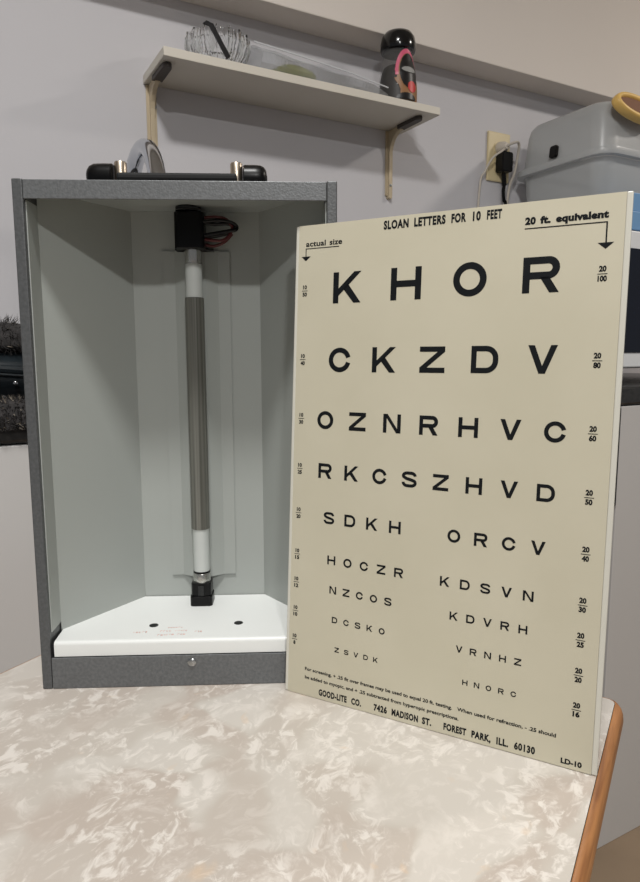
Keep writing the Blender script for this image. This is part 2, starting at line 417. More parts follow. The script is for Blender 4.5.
for (x0, x1, y) in ((0.094, 0.106, 0.0245), (0.068, 0.074, 0.0165), (0.075, 0.078, 0.0172), (0.089, 0.098, 0.0178), (0.101, 0.110, 0.0182), (0.117, 0.122, 0.0160), (0.086, 0.096, 0.0105), (0.0975, 0.109, 0.0112)):
    x = x0
    while x < x1:
        w = random.uniform(0.0008, 0.0018); h = random.uniform(0.0006, 0.0016)
        if random.random() < 0.75: mb.box(x, x + 0.0004, y - h, y + h, PZ, PZ + 0.0001); mb.box(x, x + w, y + random.choice((-h, h)), y + 0.0005 + h * 0.2, PZ, PZ + 0.0001)
        x += w + 0.0009
tag(mb.build('faded_print', 'print_red', plate), 'faded pink printed marks')
# hat-section reflector behind the tube
hx = [(-0.0288, 0.0946), (-0.0185, 0.0946), (-0.0085, 0.0888), (0.0085, 0.0888), (0.0185, 0.0946), (0.0288, 0.0946)]
poly = [(0.1153 + x, y) for x, y in hx] + [(0.1153 + x, y + 0.0006) for x, y in reversed(hx)]
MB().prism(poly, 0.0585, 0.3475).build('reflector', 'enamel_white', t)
# the lamp tube
TX, TY = 0.1153, 0.0785
gl = MB().lathe([(0.0070, 0.066), (0.0072, 0.067), (0.0072, 0.335), (0.0070, 0.336)], 24, Matrix.Translation((TX, TY, 0))).build('lamp_tube', 'tube_glass', t, smooth=True)
def sleeve():
    m, nt, b = new_mat('sleeve_grey')
    tc = N(nt, 'ShaderNodeTexCoord'); mp = N(nt, 'ShaderNodeMapping'); mp.inputs['Scale'].default_value = (520, 520, 3)
    nt.links.new(tc.outputs['Object'], mp.inputs['Vector'])
    n = N(nt, 'ShaderNodeTexNoise'); n.inputs['Scale'].default_value = 1; n.inputs['Detail'].default_value = 3
    nt.links.new(mp.outputs['Vector'], n.inputs['Vector'])
    rp = N(nt, 'ShaderNodeValToRGB'); rp.color_ramp.elements[0].position = 0.3; rp.color_ramp.elements[1].position = 0.7
    rp.color_ramp.elements[0].color = s2l((84, 84, 78)) + (1,); rp.color_ramp.elements[1].color = s2l((124, 124, 117)) + (1,)
    nt.links.new(n.outputs['Fac'], rp.inputs['Fac']); nt.links.new(rp.outputs['Color'], b.inputs['Base Color'])
    b.inputs['Roughness'].default_value = 0.3; b.inputs['Metallic'].default_value = 0.25
sleeve()
tag(MB().lathe([(0.0076, 0.1065), (0.0081, 0.1070), (0.0081, 0.3065), (0.0076, 0.307)], 28, Matrix.Translation((TX, TY, 0))).build('sleeve', 'sleeve_grey', gl, smooth=True), 'grey ribbed sleeve over the tube')
MB().lathe([(0.0074, 0.0665), (0.0075, 0.0667), (0.0075, 0.0680), (0.0074, 0.0682)], 24, Matrix.Translation((TX, TY, 0))).build('ring', 'black_plastic', gl, smooth=True)
MB().lathe([(0.0076, 0.0560), (0.0078, 0.0570), (0.0078, 0.0660), (0.0076, 0.0664)], 24, Matrix.Translation((TX, TY, 0))).build('end_cap', 'tube_cap', gl, smooth=True)
MB().lathe([(0.0070, 0.3340), (0.0072, 0.3345), (0.0072, 0.3460), (0.0070, 0.3462)], 24, Matrix.Translation((TX, TY, 0))).build('end_cap', 'tube_cap', gl, smooth=True)
# lower socket: base + throat
mb = MB(); mb.prism([(TX + x, TY + y) for x, y in rrect(-0.0098, 0.0098, -0.0100, 0.0095, 0.003)], PZ, PZ + 0.009)
mb.prism([(TX + x, TY + y) for x, y in rrect(-0.0088, 0.0088, -0.0085, 0.0095, 0.003)], PZ + 0.009, 0.0585)
so = mb.build('socket', 'black_plastic', t, bevel=0.0006)
MB().box(TX - 0.0025, TX + 0.0025, TY - 0.0092, TY - 0.0084, PZ + 0.0095, 0.0565).build('socket_rib', 'black_gloss', so)
# upper socket
mb = MB(); mb.prism([(TX + x, TY + y) for x, y in rrect(-0.0140, 0.0105, -0.0105, 0.0120, 0.004)], 0.3462, 0.3755)
mb.box(TX - 0.0155, TX + 0.0165, TY + 0.002, TY + 0.0125, 0.3462, 0.3480)
so2 = mb.build('socket', 'black_plastic', t, bevel=0.0006)
MB().lathe([(0.0070, 0.3754), (0.0105, 0.3765), (0.0105, 0.3800), (0.0080, BH - 0.0021)], 20, Matrix.Translation((TX - 0.003, TY - 0.002, 0))).build('grommet', 'black_gloss', t, smooth=True)
def wire(pts, m, r=0.0013):
    MB().tube(spline([(TX + x, TY + y, z) for x, y, z in pts], 8), r, 8).build('wire', m, t, smooth=True)
wire([(0.009, -0.004, 0.3715), (0.020, -0.004, 0.3722), (0.028, -0.004, 0.3705), (0.033, -0.003, 0.3650), (0.031, -0.002, 0.3585), (0.024, -0.003, 0.3535), (0.009, -0.003, 0.3545)], 'red_wire')
wire([(0.009, -0.007, 0.3675), (0.022, -0.006, 0.3690), (0.032, -0.005, 0.3680), (0.037, -0.004, 0.3650), (0.036, -0.004, 0.3620), (0.030, -0.004, 0.3610), (0.009, -0.006, 0.3570)], 'black_plastic', 0.0015)
wire([(0.009, -0.001, 0.3685), (0.018, 0.0, 0.3670), (0.030, -0.001, 0.3672), (0.0345, -0.002, 0.3640), (0.027, -0.001, 0.3590), (0.009, -0.001, 0.3560)], 'black_plastic', 0.0014)
wire([(0.009, 0.001, 0.3510), (0.017, 0.003, 0.3500), (0.026, 0.002, 0.3530), (0.033, 0.0, 0.3595)], 'red_wire', 0.0012)
# carrying handle on top of the box
HY = 0.046
h = MB().box(0.064, 0.156, HY - 0.009, HY + 0.009, BH + 0.0090, BH + 0.0150).build('carrying_handle', 'black_matte', t, bevel=0.002)
for fx in (0.0658, 0.1551):
    MB().lathe([(0.0044, 0), (0.0048, 0.0005), (0.0048, 0.0236), (0.0043, 0.0243)], 20, Matrix.Translation((fx, HY, BH))).build('post', 'nickel', h, smooth=True)
for sx, fx, L_ in ((-1, 0.0606, 0.0205), (1, 0.1606, 0.0185)):
    pr = [(0.0095, 0.0), (0.0104, 0.001), (0.0104, L_ * 0.50), (0.0100, L_ * 0.72), (0.0088, L_ * 0.86), (0.0062, L_ * 0.96), (0.0015, L_)]
    MB().lathe(pr, 24, axisM((fx, HY, BH + 0.0126), (sx, 0, 0)) @ Matrix.Scale(0.98, 4, (1, 0, 0))).build('end_grip', 'black_plastic', h, smooth=True)

# ------------------------------------------------------------------ the chart card
CYAW, LEAN, INP = -0.49412, 0.0665, 0.00094
ex = Vector((math.cos(CYAW), math.sin(CYAW), 0)); nb = Vector((-math.sin(CYAW), math.cos(CYAW), 0))
ey = Vector((0, 0, math.cos(LEAN))) + nb * math.sin(LEAN)
ex2 = ex * math.cos(INP) + ey * math.sin(INP); ey2 = ey * math.cos(INP) - ex * math.sin(INP); ez2 = ex2.cross(ey2)
CM = Matrix(((ex2.x, ey2.x, ez2.x, -0.02792), (ex2.y, ey2.y, ez2.y, 0.48465), (ex2.z, ey2.z, ez2.z, 0.0004), (0, 0, 0, 1)))
CW, CH = 0.22714, 0.35586
t = thing('eye_chart_card', CM, 'cream plastic eye chart card with black letters leaning on the light box', 'eye chart')
panel = MB().box(0.0025, CW - 0.0035, 0.0, CH, -0.0028, 0.0).build('panel', 'card_plastic', t)
MB().box(0.0, 0.0025, 0.0, CH, -0.0028, 0.0).build('panel_edge', 'card_edge', t, bevel=0.0006)
MB().box(CW - 0.0035, CW, 0.0, CH, -0.0028, 0.0).build('panel_edge', 'card_edge', t, bevel=0.0006)
INK = 0.00012

def stroke(path, closed=False, w=1.0):
    """quads of width w along a centre line"""
    P_ = [Vector((x, y)) for x, y in path]; n = len(P_); L_ = []; R_ = []
    for i in range(n):
        if closed: a, b = P_[i - 1], P_[(i + 1) % n]
        else: a, b = P_[max(i - 1, 0)], P_[min(i + 1, n - 1)]
        d = (b - a).normalized(); nv = Vector((-d.y, d.x))
        L_.append(P_[i] + nv * w / 2); R_.append(P_[i] - nv * w / 2)
    out = []
    for i in range(n if closed else n - 1):
        j = (i + 1) % n; out.append([tuple(R_[i]), tuple(R_[j]), tuple(L_[j]), tuple(L_[i])])
    return out
def arc(cx, cy, rx, ry, a0, a1, n=8):
    return [(cx + rx * math.cos(math.radians(a0 + (a1 - a0) * k / n)), cy + ry * math.sin(math.radians(a0 + (a1 - a0) * k / n))) for k in range(n + 1)]
def R4(x0, y0, x1, y1): return [(x0, y0), (x1, y0), (x1, y1), (x0, y1)]
cg = math.degrees(math.asin(0.5 / 2.0))
GLYPH = {
 'O': stroke(arc(2.5, 2.5, 2, 2, 0, 354, 59), True),
 'C': stroke(arc(2.5, 2.5, 2, 2, cg, 360 - cg, 40)),
 'D': [R4(0, 0, 1, 5)] + stroke([(1, 4.5), (2.6, 4.5)] + arc(2.75, 2.75, 1.75, 1.75, 90, 0) + arc(2.75, 2.25, 1.75, 1.75, 0, -90) + [(2.6, .5), (1, .5)]),
 'H': [R4(0, 0, 1, 5), R4(4, 0, 5, 5), R4(1, 2, 4, 3)],
 'K': [R4(0, 0, 1, 5), [(3.75, 5), (1, 2.4), (1, 1.2), (5, 5)], [(3.72, 0), (5, 0), (2.65, 3.1), (1.85, 2.25)]],
 'N': [R4(0, 0, 1, 5), R4(4, 0, 5, 5), [(0.2, 5), (1.25, 5), (4.8, 0), (3.75, 0)]],
 'R': [R4(0, 0, 1, 5)] + stroke([(1, 4.5), (3.4, 4.5)] + arc(3.5, 3.45, 1.0, 1.05, 90, -90, 12) + [(3.4, 2.4), (1, 2.4)]) + [[(2.35, 2.2), (3.6, 2.2), (5, 0), (3.72, 0)]],
 'S': stroke(arc(3.2, 3.45, 1.25, 1.05, 5, 90, 6) + arc(1.8, 3.6, 1.3, .9, 90, 200, 8) + [(1.5, 2.78), (2.5, 2.55), (3.5, 2.3)] + arc(3.2, 1.45, 1.3, .95, 40, -90, 8) + arc(1.8, 1.6, 1.3, 1.1, -90, -180, 6)),
 'V': [[(0, 5), (1.12, 5), (2.5, 1.35), (2.5, 0), (1.95, 0)], [(3.88, 5), (5, 5), (3.05, 0), (2.5, 0), (2.5, 1.35)]],
 'Z': [R4(0, 4, 5, 5), R4(0, 0, 5, 1), [(3.55, 4), (5, 4), (1.45, 1), (0, 1)]],
}
def letter(ch, cx, cy, size):
    mb = MB(); u = size / 5000.0
    for poly in GLYPH[ch]:
        mb.flat([((cx / 1000.0) + (x - 2.5) * u, (cy / 1000.0) + (y - 2.5) * u) for x, y in poly], INK)
    o = mb.build('printed_letter', 'print_black', t)
    return tag(o, 'black printed letter ' + ch)
ROWS = [
 (22.2, 'KHOR', [43.3, 88.2, 132.6, 177.5], 308.9, 0.009),
 (17.8, 'CKZDV', [39.2, 73.8, 109.2, 144.8, 181.0], 257.2, 0.005),
 (13.3, 'OZNRHVC', [28.8, 55.0, 81.7, 108.6, 136.0, 163.6, 191.0], 213.1, 0.0),
 (11.1, 'RKCSZHVD', [29.8, 51.4, 73.7, 96.2, 118.8, 141.6, 164.6, 187.4], 175.5, -0.007),
 (8.9, 'SDKH', [34.3, 51.5, 69.0, 86.8], 140.6, -0.009), (8.9, 'ORCV', [129.6, 147.8, 166.2, 184.6], 140.3, -0.009),
 (6.75, 'HOCZR', [37.3, 50.7, 64.0, 77.5, 90.9], 109.5, -0.02), (6.75, 'KDSVN', [124.6, 138.6, 152.4, 166.3, 180.1], 108.0, -0.008),
 (5.7, 'NZCOS', [39.3, 50.3, 61.2, 72.4, 83.6], 87.0, -0.018), (5.7, 'KDVRH', [131.9, 143.4, 154.9, 166.3, 177.9], 84.7, -0.004),
 (4.6, 'DCSKO', [41.5, 51.1, 60.5, 70.0, 79.7], 64.6, -0.02), (4.6, 'VRNHZ', [136.7, 146.3, 156.1, 165.9, 175.7], 62.7, -0.005),
 (3.7, 'ZSVDK', [44.1, 52.0, 59.9, 67.8, 75.6], 42.2, -0.019), (3.7, 'HNORC', [141.7, 149.7, 157.7, 165.9, 174.0], 39.7, 0.0)]
for size, txt, xs, v0, sl in ROWS:
    for ch, x in zip(txt, xs): letter(ch, x, v0 + sl * x, size)

def text_polys(txt, bold=0.0, spacing=1.0):
    cu = bpy.data.curves.new('t', 'FONT'); cu.body = txt; cu.size = 1.0; cu.offset = bold; cu.resolution_u = 3; cu.space_character = spacing
    cu.fill_mode = 'FRONT' if hasattr(cu, 'fill_mode') else cu.fill_mode
    ob = bpy.data.objects.new('t', cu); C.objects.link(ob)
    dg = bpy.context.evaluated_depsgraph_get(); dg.update()
    me = bpy.data.meshes.new_from_object(ob.evaluated_get(dg))
    vs = [tuple(v.co) for v in me.vertices]; fs = [tuple(p.vertices) for p in me.polygons]
    bpy.data.objects.remove(ob); bpy.data.curves.remove(cu); bpy.data.meshes.remove(me)
    return vs, fs
def put_text(mb, txt, x0, x1, y0, cap, bold=0.0, slope=0.0, z=INK, spacing=1.0):
    """fit the text between x0 and x1 (mm) with capital height cap (mm), baseline y0"""
    vs, fs = text_polys(txt, bold, spacing)
    ref, _ = text_polys('H', bold)
    hh = max(v[1] for v in ref) - min(v[1] for v in ref); b0 = min(v[1] for v in ref)
    xa = min(v[0] for v in vs); xb = max(v[0] for v in vs)
    sx = (x1 - x0) / (xb - xa) / 1000.0; sy = cap / hh / 1000.0
    mb.add([((x0 / 1000.0) + (v[0] - xa) * sx, (y0 / 1000.0) + (v[1] - b0) * sy + slope * (v[0] - xa) * sx, z) for v in vs], fs)
    return mb
def text_part(name, items, label=None):
    mb = MB()
    for it in items: put_text(mb, *it[:5], **(it[5] if len(it) > 5 else {}))
    return mb
B1 = dict(bold=0.048, spacing=1.12)
def mk(mb, label): return tag(mb.build('printed_text', 'print_black', t), label)
mk(text_part('t', [('SLOAN', 70.3, 88.6, 347.4, 6.0, B1), ('LETTERS', 92.6, 114.6, 347.4, 6.0, B1), ('FOR', 118.5, 128.4, 347.4, 6.0, B1), ('10', 132.8, 138.0, 347.4, 6.0, B1), ('FEET', 142.0, 151.6, 347.4, 6.0, B1)]), 'black heading line of the chart')
mb = text_part('t', [('actual', 8.6, 25.0, 340.4, 4.0, dict(bold=0.022)), ('size', 28.2, 38.4, 340.4, 4.0, dict(bold=0.022))])
def mmbox(mb, x0, x1, y0, y1): mb.flat([(x0 / 1000, y0 / 1000), (x1 / 1000, y0 / 1000), (x1 / 1000, y1 / 1000), (x0 / 1000, y1 / 1000)], INK)
mmbox(mb, 8.4, 36.0, 338.6, 339.2); mmbox(mb, 8.4, 9.1, 332.6, 338.6)
mb.flat([(0.0051, 0.3333), (0.0088, 0.3300), (0.0127, 0.3333)], INK)
mk(mb, 'heading with arrow over the left column')
mb = text_part('t', [('20', 166.2, 172.7, 341.7, 4.6, dict(bold=0.06, spacing=1.06)), ('ft.', 175.3, 181.6, 341.7, 4.6, dict(bold=0.06, spacing=1.06)), ('equivalent', 184.6, 214.6, 341.7, 4.6, dict(bold=0.06, spacing=1.06))])
mmbox(mb, 166.2, 214.2, 339.0, 339.7); mmbox(mb, 213.4, 214.3, 326.9, 339.0)
mb.flat([(0.2092, 0.3274), (0.2138, 0.3236), (0.2183, 0.3274)], INK)
mk(mb, 'heading with arrow over the right column')
FR = [('20', '100', 309.0), ('20', '80', 257.4), ('20', '60', 213.1), ('20', '50', 173.9), ('20', '40', 138.6), ('20', '30', 106.4), ('20', '25', 84.1), ('20', '20', 61.5), ('20', '16', 39.1)]
for a, b_, v in FR:
    mb = MB(); cx = 212.9; w = 5.2 if len(b_) == 3 else 4.2
    put_text(mb, a, cx - 2.1, cx + 2.1, v + 1.3, 3.5, bold=0.05); put_text(mb, b_, cx - w / 2, cx + w / 2, v - 4.5, 3.5, bold=0.05)
    mmbox(mb, cx - 2.8, cx + 2.8, v - 0.25, v + 0.2)
    tag(mb.build('size_fraction', 'print_black', t), 'printed fraction ' + a + ' over ' + b_)
FL = [('10', '50', 308.3, 8.5), ('10', '40', 257.6, 8.3), ('10', '30', 213.5, 8.3), ('10', '25', 175.5, 8.2), ('10', '20', 141.5, 8.1), ('10', '15', 109.6, 7.9), ('10', '12', 87.6, 7.7), ('10', '10', 65.0, 7.6), ('10', '8', 42.5, 7.4)]
for a, b_, v, cx in FL:
    mb = MB(); w = 3.6 if len(b_) == 2 else 1.8
    put_text(mb, a, cx - 1.6, cx + 1.7, v + 1.2, 2.9, bold=0.045); put_text(mb, b_, cx - w / 2, cx + w / 2, v - 4.1, 2.9, bold=0.045)
    mmbox(mb, cx - 2.4, cx + 2.4, v - 0.22, v + 0.18)
    tag(mb.build('size_fraction', 'print_black', t), 'printed fraction ' + a + ' over ' + b_)
F1 = dict(bold=0.028, slope=-0.011)
mk(text_part('t', [('For screening, + .25 fit over frames may be used to equal 20 ft. testing.', 17.4, 133.6, 19.9, 2.6, F1), ('When used for refraction, - .25 should', 137.2, 201.8, 18.7, 2.6, F1)]), 'first line of the small print')
mk(text_part('t', [('be added to myopic, and + .25 subtracted from hyperopic prescriptions.', 17.5, 138.5, 13.4, 2.6, F1)]), 'second line of the small print')
mk(text_part('t', [('GOOD-LITE', 29.9, 53.6, 2.9, 5.0, B1), ('CO.', 57.4, 65.4, 2.9, 5.0, B1), ('7426', 75.6, 86.0, 2.9, 5.0, B1), ('MADISON', 89.6, 109.6, 2.9, 5.0, B1), ('ST.', 112.6, 119.4, 2.9, 5.0, B1),
    ('FOREST', 128.2, 144.2, 2.9, 5.0, B1), ('PARK,', 147.8, 160.8, 2.9, 5.0, B1), ('ILL.', 164.6, 172.4, 2.9, 5.0, B1), ('60130', 176.2, 189.5, 2.9, 5.0, B1)]), 'maker and address line at the foot of the chart')
mk(text_part('t', [('LD-10', 205.4, 218.0, 2.4, 3.6, dict(bold=0.045))]), 'catalogue number at the lower right corner')

# ------------------------------------------------------------------ wall shelf with brackets
SM = WMat(0, 0, 0)
SZ0, SZ1 = 0.7540, 0.7690
t = thing('wall_shelf', WMat(0.604, 0, SZ0), 'white board shelf on two tan brackets above the light box', 'shelf')
MB().box(0.311 - 0.604, 0.897 - 0.604, -0.137, -0.001, 0, SZ1 - SZ0).build('board', 'shelf_white', t, bevel=0.001)
for bs in (0.3245, 0.8615):
    x = bs - 0.604
    hw = 0.0095
    mb = MB()
    # vertical flange with a raised rib, tapered towards the foot
    mb.prism([(x - hw, -0.0005), (x + hw, -0.0005), (x + hw, -0.004), (x + 0.004, -0.004), (x + 0.004, -0.010), (x - 0.004, -0.010), (x - 0.004, -0.004), (x - hw, -0.004)], -0.140, -0.001)
    # curved gusset between the legs
    pr = [(-0.004, -0.055)]
    for k in range(7):
        a = PI / 2 * k / 6; pr.append((-0.050 + 0.040 * math.cos(a), -0.055 + 0.045 * math.sin(a)))
    pr += [(-0.055, -0.001), (-0.004, -0.001)]
    nq = len(pr)
    mb.add([(x - 0.0045, y, z) for y, z in pr] + [(x + 0.0045, y, z) for y, z in pr],
           [tuple(range(nq)), tuple(range(2 * nq - 1, nq - 1, -1))] + [(i, (i + 1) % nq, nq + (i + 1) % nq, nq + i) for i in range(nq)])
    br = mb.build('bracket', 'bracket_tan', t, bevel=0.0008)
    ar = []  # horizontal arm with under-shelf shade painted in as dark brown
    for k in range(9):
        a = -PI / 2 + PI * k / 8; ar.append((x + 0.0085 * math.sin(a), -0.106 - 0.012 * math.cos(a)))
    MB().prism(ar + [(x + 0.0095, -0.045), (x - 0.0095, -0.045)], -0.0085, -0.0003).build('bracket_arm', 'bracket_shaded', br, bevel=0.001)
    for zz in (-0.038, -0.118):
        MB().lathe([(0.0032, 0), (0.0028, 0.0014), (0.001, 0.002)], 12, axisM((x + (0.0065 if zz > -0.1 else 0), -0.004 if zz > -0.1 else -0.010, zz), (0, -1, 0))).build('screw', 'steel', br, smooth=True)
    MB().lathe([(0.0050, -0.0005), (0.0050, 0.009), (0.0035, 0.0105)], 14, axisM((x, -0.0005, -0.143), (0, -1, 0))).build('foot_cap', 'bracket_tan', br, smooth=True)

# crystal bowl
t = thing('crystal_bowl', WMat(0.432, 0.070, SZ1), 'cut crystal bowl with fan pattern at the left of the shelf', 'bowl')
mb = MB(); seg = 96; prof = [(0.026, 0.0), (0.040, 0.007), (0.052, 0.024), (0.058, 0.042), (0.056, 0.056)]
def fl(k, i): return 1 + 0.035 * math.cos(16 * 2 * PI * k / seg) * (i / 4) + 0.012 * math.cos(48 * 2 * PI * k / seg)
vs = []
for i, (r, z) in enumerate(prof):
    for k in range(seg):
        a = 2 * PI * k / seg; rr = r * fl(k, i); vs.append((rr * math.cos(a), rr * math.sin(a), z + (0.005 * abs(math.cos(8 * a)) if i == 4 else 0)))
for i, (r, z) in reversed(list(enumerate(prof))):
    for k in range(seg):
        a = 2 * PI * k / seg; rr = (r - 0.005) * fl(k, i); vs.append((rr * math.cos(a), rr * math.sin(a), z + 0.004 + (0.0015 * abs(math.cos(8 * a)) if i == 4 else 0)))
nr = 10
fs = [(i * seg + k, i * seg + (k + 1) % seg, (i + 1) * seg + (k + 1) % seg, (i + 1) * seg + k) for i in range(nr - 1) for k in range(seg)]
fs += [tuple(range(seg - 1, -1, -1)), tuple((nr - 1) * seg + k for k in range(seg))]
mb.add(vs, fs); body = mb.build('bowl_body', 'crystal', t)
# fans: fine raised ribs in fan groups around the side
mb = MB()
for g in range(12):
    a0 = 2 * PI * g / 12
    for q in range(-3, 4):
        pts = []
        for k in range(5):
            f = k / 4; zz = 0.018 + 0.032 * f * math.cos(q * 0.22); r = 0.0505 + 0.0085 * min(1, (zz - 0.018) / 0.026)
            a = a0 + q * 0.075 * f; pts.append(((r + 0.0008) * math.cos(a), (r + 0.0008) * math.sin(a), zz))
        mb.tube(pts, 0.0005, 4)
tag(mb.build('fan_cuts', 'crystal_rib', body), 'fans of fine cut ribs')
# metal ladle handle leaning in the bowl
t = MB()
pts = [(-0.004, -0.0632, 0.005), (-0.014, -0.0628, 0.020), (-0.026, -0.0615, 0.040), (-0.034, -0.0605, 0.0530), (-0.046, -0.0600, 0.0560)]
vs = []
for i, p in enumerate(pts):
    for w_, dy in ((0.0048, -0.001), (0.0048, 0.001), (-0.0048, 0.001), (-0.0048, -0.001)): vs.append((p[0] + 0.75 * w_, p[1] + dy, p[2] + 0.66 * w_))
fs = [(i * 4 + k, i * 4 + (k + 1) % 4, (i + 1) * 4 + (k + 1) % 4, (i + 1) * 4 + k) for i in range(4) for k in range(4)] + [(3, 2, 1, 0), (16, 17, 18, 19)]
t.add(vs, fs); o = t.build('serving_spoon_handle', 'leg_metal', bevel=0.0006); o.matrix_world = WMat(0.432, 0.070, SZ1)
tag(o, 'dark metal serving handle propped against the front of the crystal bowl', 'utensil')

# clear plastic bag lying along the shelf, with greenish contents
t = thing('plastic_bag', WMat(0.645, 0.070, SZ1), 'crumpled clear plastic bag lying along the shelf', 'bag')
mb = MB(); nu, nv = 40, 16; vs = []
for i in range(nu):
    f = i / (nu - 1); x = -0.148 + 0.280 * f
    hgt = 0.064 - 0.028 * f - 0.030 * max(0, f - 0.86) / 0.14; wid = 0.058
    for k in range(nv):
        a = 2 * PI * k / nv
        y = wid * math.cos(a) * (0.9 if math.sin(a) < 0 else 1 - 0.55 * math.sin(a)); z = max(0.001, hgt * 0.5 * (1 + math.sin(a)))
        nz = noise.noise(Vector((x * 26, y * 30, z * 30 + 3))) * 0.006
        vs.append((x, y + nz, max(0.0008, z + nz * (1 if z > 0.004 else 0))))
fs = [(i * nv + k, i * nv + (k + 1) % nv, (i + 1) * nv + (k + 1) % nv, (i + 1) * nv + k) for i in range(nu - 1) for k in range(nv)]
fs += [tuple(range(nv - 1, -1, -1)), tuple((nu - 1) * nv + k for k in range(nv))]
mb.add(vs, fs); film = mb.build('film', 'bag_film', t)
mb = MB()  # thin pale strips that paint the reflected streaks along the folds
mb.tube([(-0.146, -0.012, 0.067), (-0.05, -0.030, 0.052), (0.05, -0.042, 0.038), (0.130, -0.052, 0.022)], 0.0014, 6)
mb.tube([(-0.146, 0.010, 0.066), (-0.02, 0.004, 0.058), (0.128, 0.0, 0.036)], 0.001, 6)
mb.build('fold_glint', 'bag_fold_glint', film)
mb = MB()
bmx = bmesh.new(); bmesh.ops.create_icosphere(bmx, subdivisions=3, radius=1)
vs = [(v.co.x * (0.045 + 0.006 * noise.noise(v.co * 3)), v.co.y * 0.026, 0.021 + v.co.z * (0.0175 + 0.004 * noise.noise(v.co * 4))) for v in bmx.verts]
fs = [tuple(v.index for v in f.verts) for f in bmx.faces]; bmx.free()
mb.add([(x - 0.062, y - 0.012, max(0.002, z)) for x, y, z in vs], fs)
tag(mb.build('contents', 'greens', t, smooth=True), 'green and yellow contents')
mb = MB()
mb.add([(x * 0.7 + 0.062, y - 0.004, max(0.002, z * 0.75)) for x, y, z in vs], fs)
mb.build('contents', 'label_grey', t, smooth=True)

# instant coffee jar
JM = WMat(0.8175, 0.094, SZ1, -0.60)
t = thing('coffee_jar', JM, 'coffee jar with black domed cap and coloured label at the shelf end', 'jar')
jp = [(0.036, 0.0), (0.040, 0.004), (0.040, 0.030), (0.038, 0.055), (0.033, 0.080), (0.0305, 0.098), (0.030, 0.108)]
MB().lathe(jp, 40).build('glass_body', 'jar_glass', t, smooth=True)
MB().lathe([(r - 0.0025, z + (0.002 if i == 0 else 0)) for i, (r, z) in enumerate(jp[:4])] + [(0.0325, 0.068), (0.029, 0.074)], 32).build('coffee', 'coffee', t, smooth=True)
MB().lathe([(0.0300, 0.105), (0.0350, 0.106), (0.0362, 0.111), (0.0362, 0.121), (0.0340, 0.133), (0.0280, 0.1415), (0.0170, 0.1460), (0.003, 0.1470)], 40).build('cap', 'black_gloss', t, smooth=True)
def jr(z):
    for (r0, z0), (r1, z1) in zip(jp, jp[1:]):
        if z <= z1: return r0 + (r1 - r0) * (z - z0) / (z1 - z0)
    return jp[-1][0]
def patch(fn, off, name, m, nu=24, nv=18, par=None, u0=-1.1, u1=1.1, v0=0.0, v1=0.1):
    """part of the jar surface where fn(u, v) holds; u = angle round the jar, v = height"""
    mb = MB(); idx = {}; vs = []; fs = []
    for i in range(nu + 1):
        for k in range(nv + 1):
            u = u0 + (u1 - u0) * i / nu; v = v0 + (v1 - v0) * k / nv
            a = -PI / 2 + u; r = jr(v) + off; vs.append((r * math.cos(a), r * math.sin(a), v))
    for i in range(nu):
        for k in range(nv):
            u = u0 + (u1 - u0) * (i + .5) / nu; v = v0 + (v1 - v0) * (k + .5) / nv
            if fn(u, v): fs.append((i * (nv + 1) + k, (i + 1) * (nv + 1) + k, (i + 1) * (nv + 1) + k + 1, i * (nv + 1) + k + 1))
    mb.add(vs, fs); return mb.build(name, m, par, smooth=True)
el = lambda u, v, cu, cv, ru, rv: ((u - cu) / ru) ** 2 + ((v - cv) / rv) ** 2 < 1
lab = patch(lambda u, v: (v < 0.045 and u > -0.05 + 0.2 * math.sin(v * 90)) or el(u, v, 0.60, 0.060, 0.70, 0.041), 0.0004, 'label', 'label_tan', 60, 60, t, -0.45, 1.5, 0.003, 0.103)
patch(lambda u, v: el(u, v, 0.58, 0.061, 0.74, 0.042) and not el(u, v, 0.66, 0.058, 0.64, 0.0365), 0.0008, 'label_ring', 'label_pink', 70, 70, lab, -0.45, 1.5, 0.05, 0.103)
patch(lambda u, v: el(u, v, 0.68, 0.059, 0.60, 0.0345), 0.0010, 'label_oval', 'label_black', 60, 60, lab, -0.1, 1.5, 0.02, 0.095)
patch(lambda u, v: el(u, v, 0.66, 0.062, 0.46, 0.0055), 0.0013, 'label_script', 'label_grey', 60, 40, lab, -0.1, 1.5, 0.05, 0.075)
patch(lambda u, v: el(u, v, 0.80, 0.029, 0.28, 0.011), 0.0013, 'label_spot', 'label_red', 40, 40, lab, 0.2, 1.5, 0.012, 0.05)
patch(lambda u, v: el(u, v, 0.50, 0.006, 0.55, 0.010), 0.0013, 'label_foot', 'label_black', 40, 40, lab, -0.45, 1.5, 0.003, 0.02)

# ------------------------------------------------------------------ wall outlet, plugs and cords
OX, OZ = 1.190, 0.7415
t = thing('wall_outlet', WMat(OX, 0, OZ), 'ivory wall outlet plate between the shelf and the plastic bin', 'outlet')
mb = MB(); mb.box(-0.0365, 0.0365, -0.006, 0, -0.0585, 0.0585)
mb.build('plate', 'ivory', t, bevel=0.0025)
for zz in (0.0195, -0.0195):
    MB().prism(rrect(-0.017, 0.017, -0.014, 0.014, 0.008), 0, 0.0018, axisM((0, -0.006, zz), (0, -1, 0))).build('socket', 'ivory', t)
t = thing('cord_plug', WMat(OX, 0, OZ + 0.02), 'white round plug and cord in the upper socket', 'plug')
MB().lathe([(0.015, 0.0082), (0.015, 0.014), (0.012, 0.026), (0.007, 0.034)], 20, axisM((0, 0, 0), (0, -1, 0))).build('plug_body', 'white_cord', t, smooth=True)
MB().tube(spline([(0, -0.032, 0), (0.012, -0.048, 0.006), (0.026, -0.046, 0.004), (0.034, -0.036, -0.018), (0.034, -0.026, -0.060), (0.027, -0.014, -0.110), (0.020, -0.010, -0.30)], 8), 0.0032, 8).build('cord', 'white_cord', t, smooth=True)
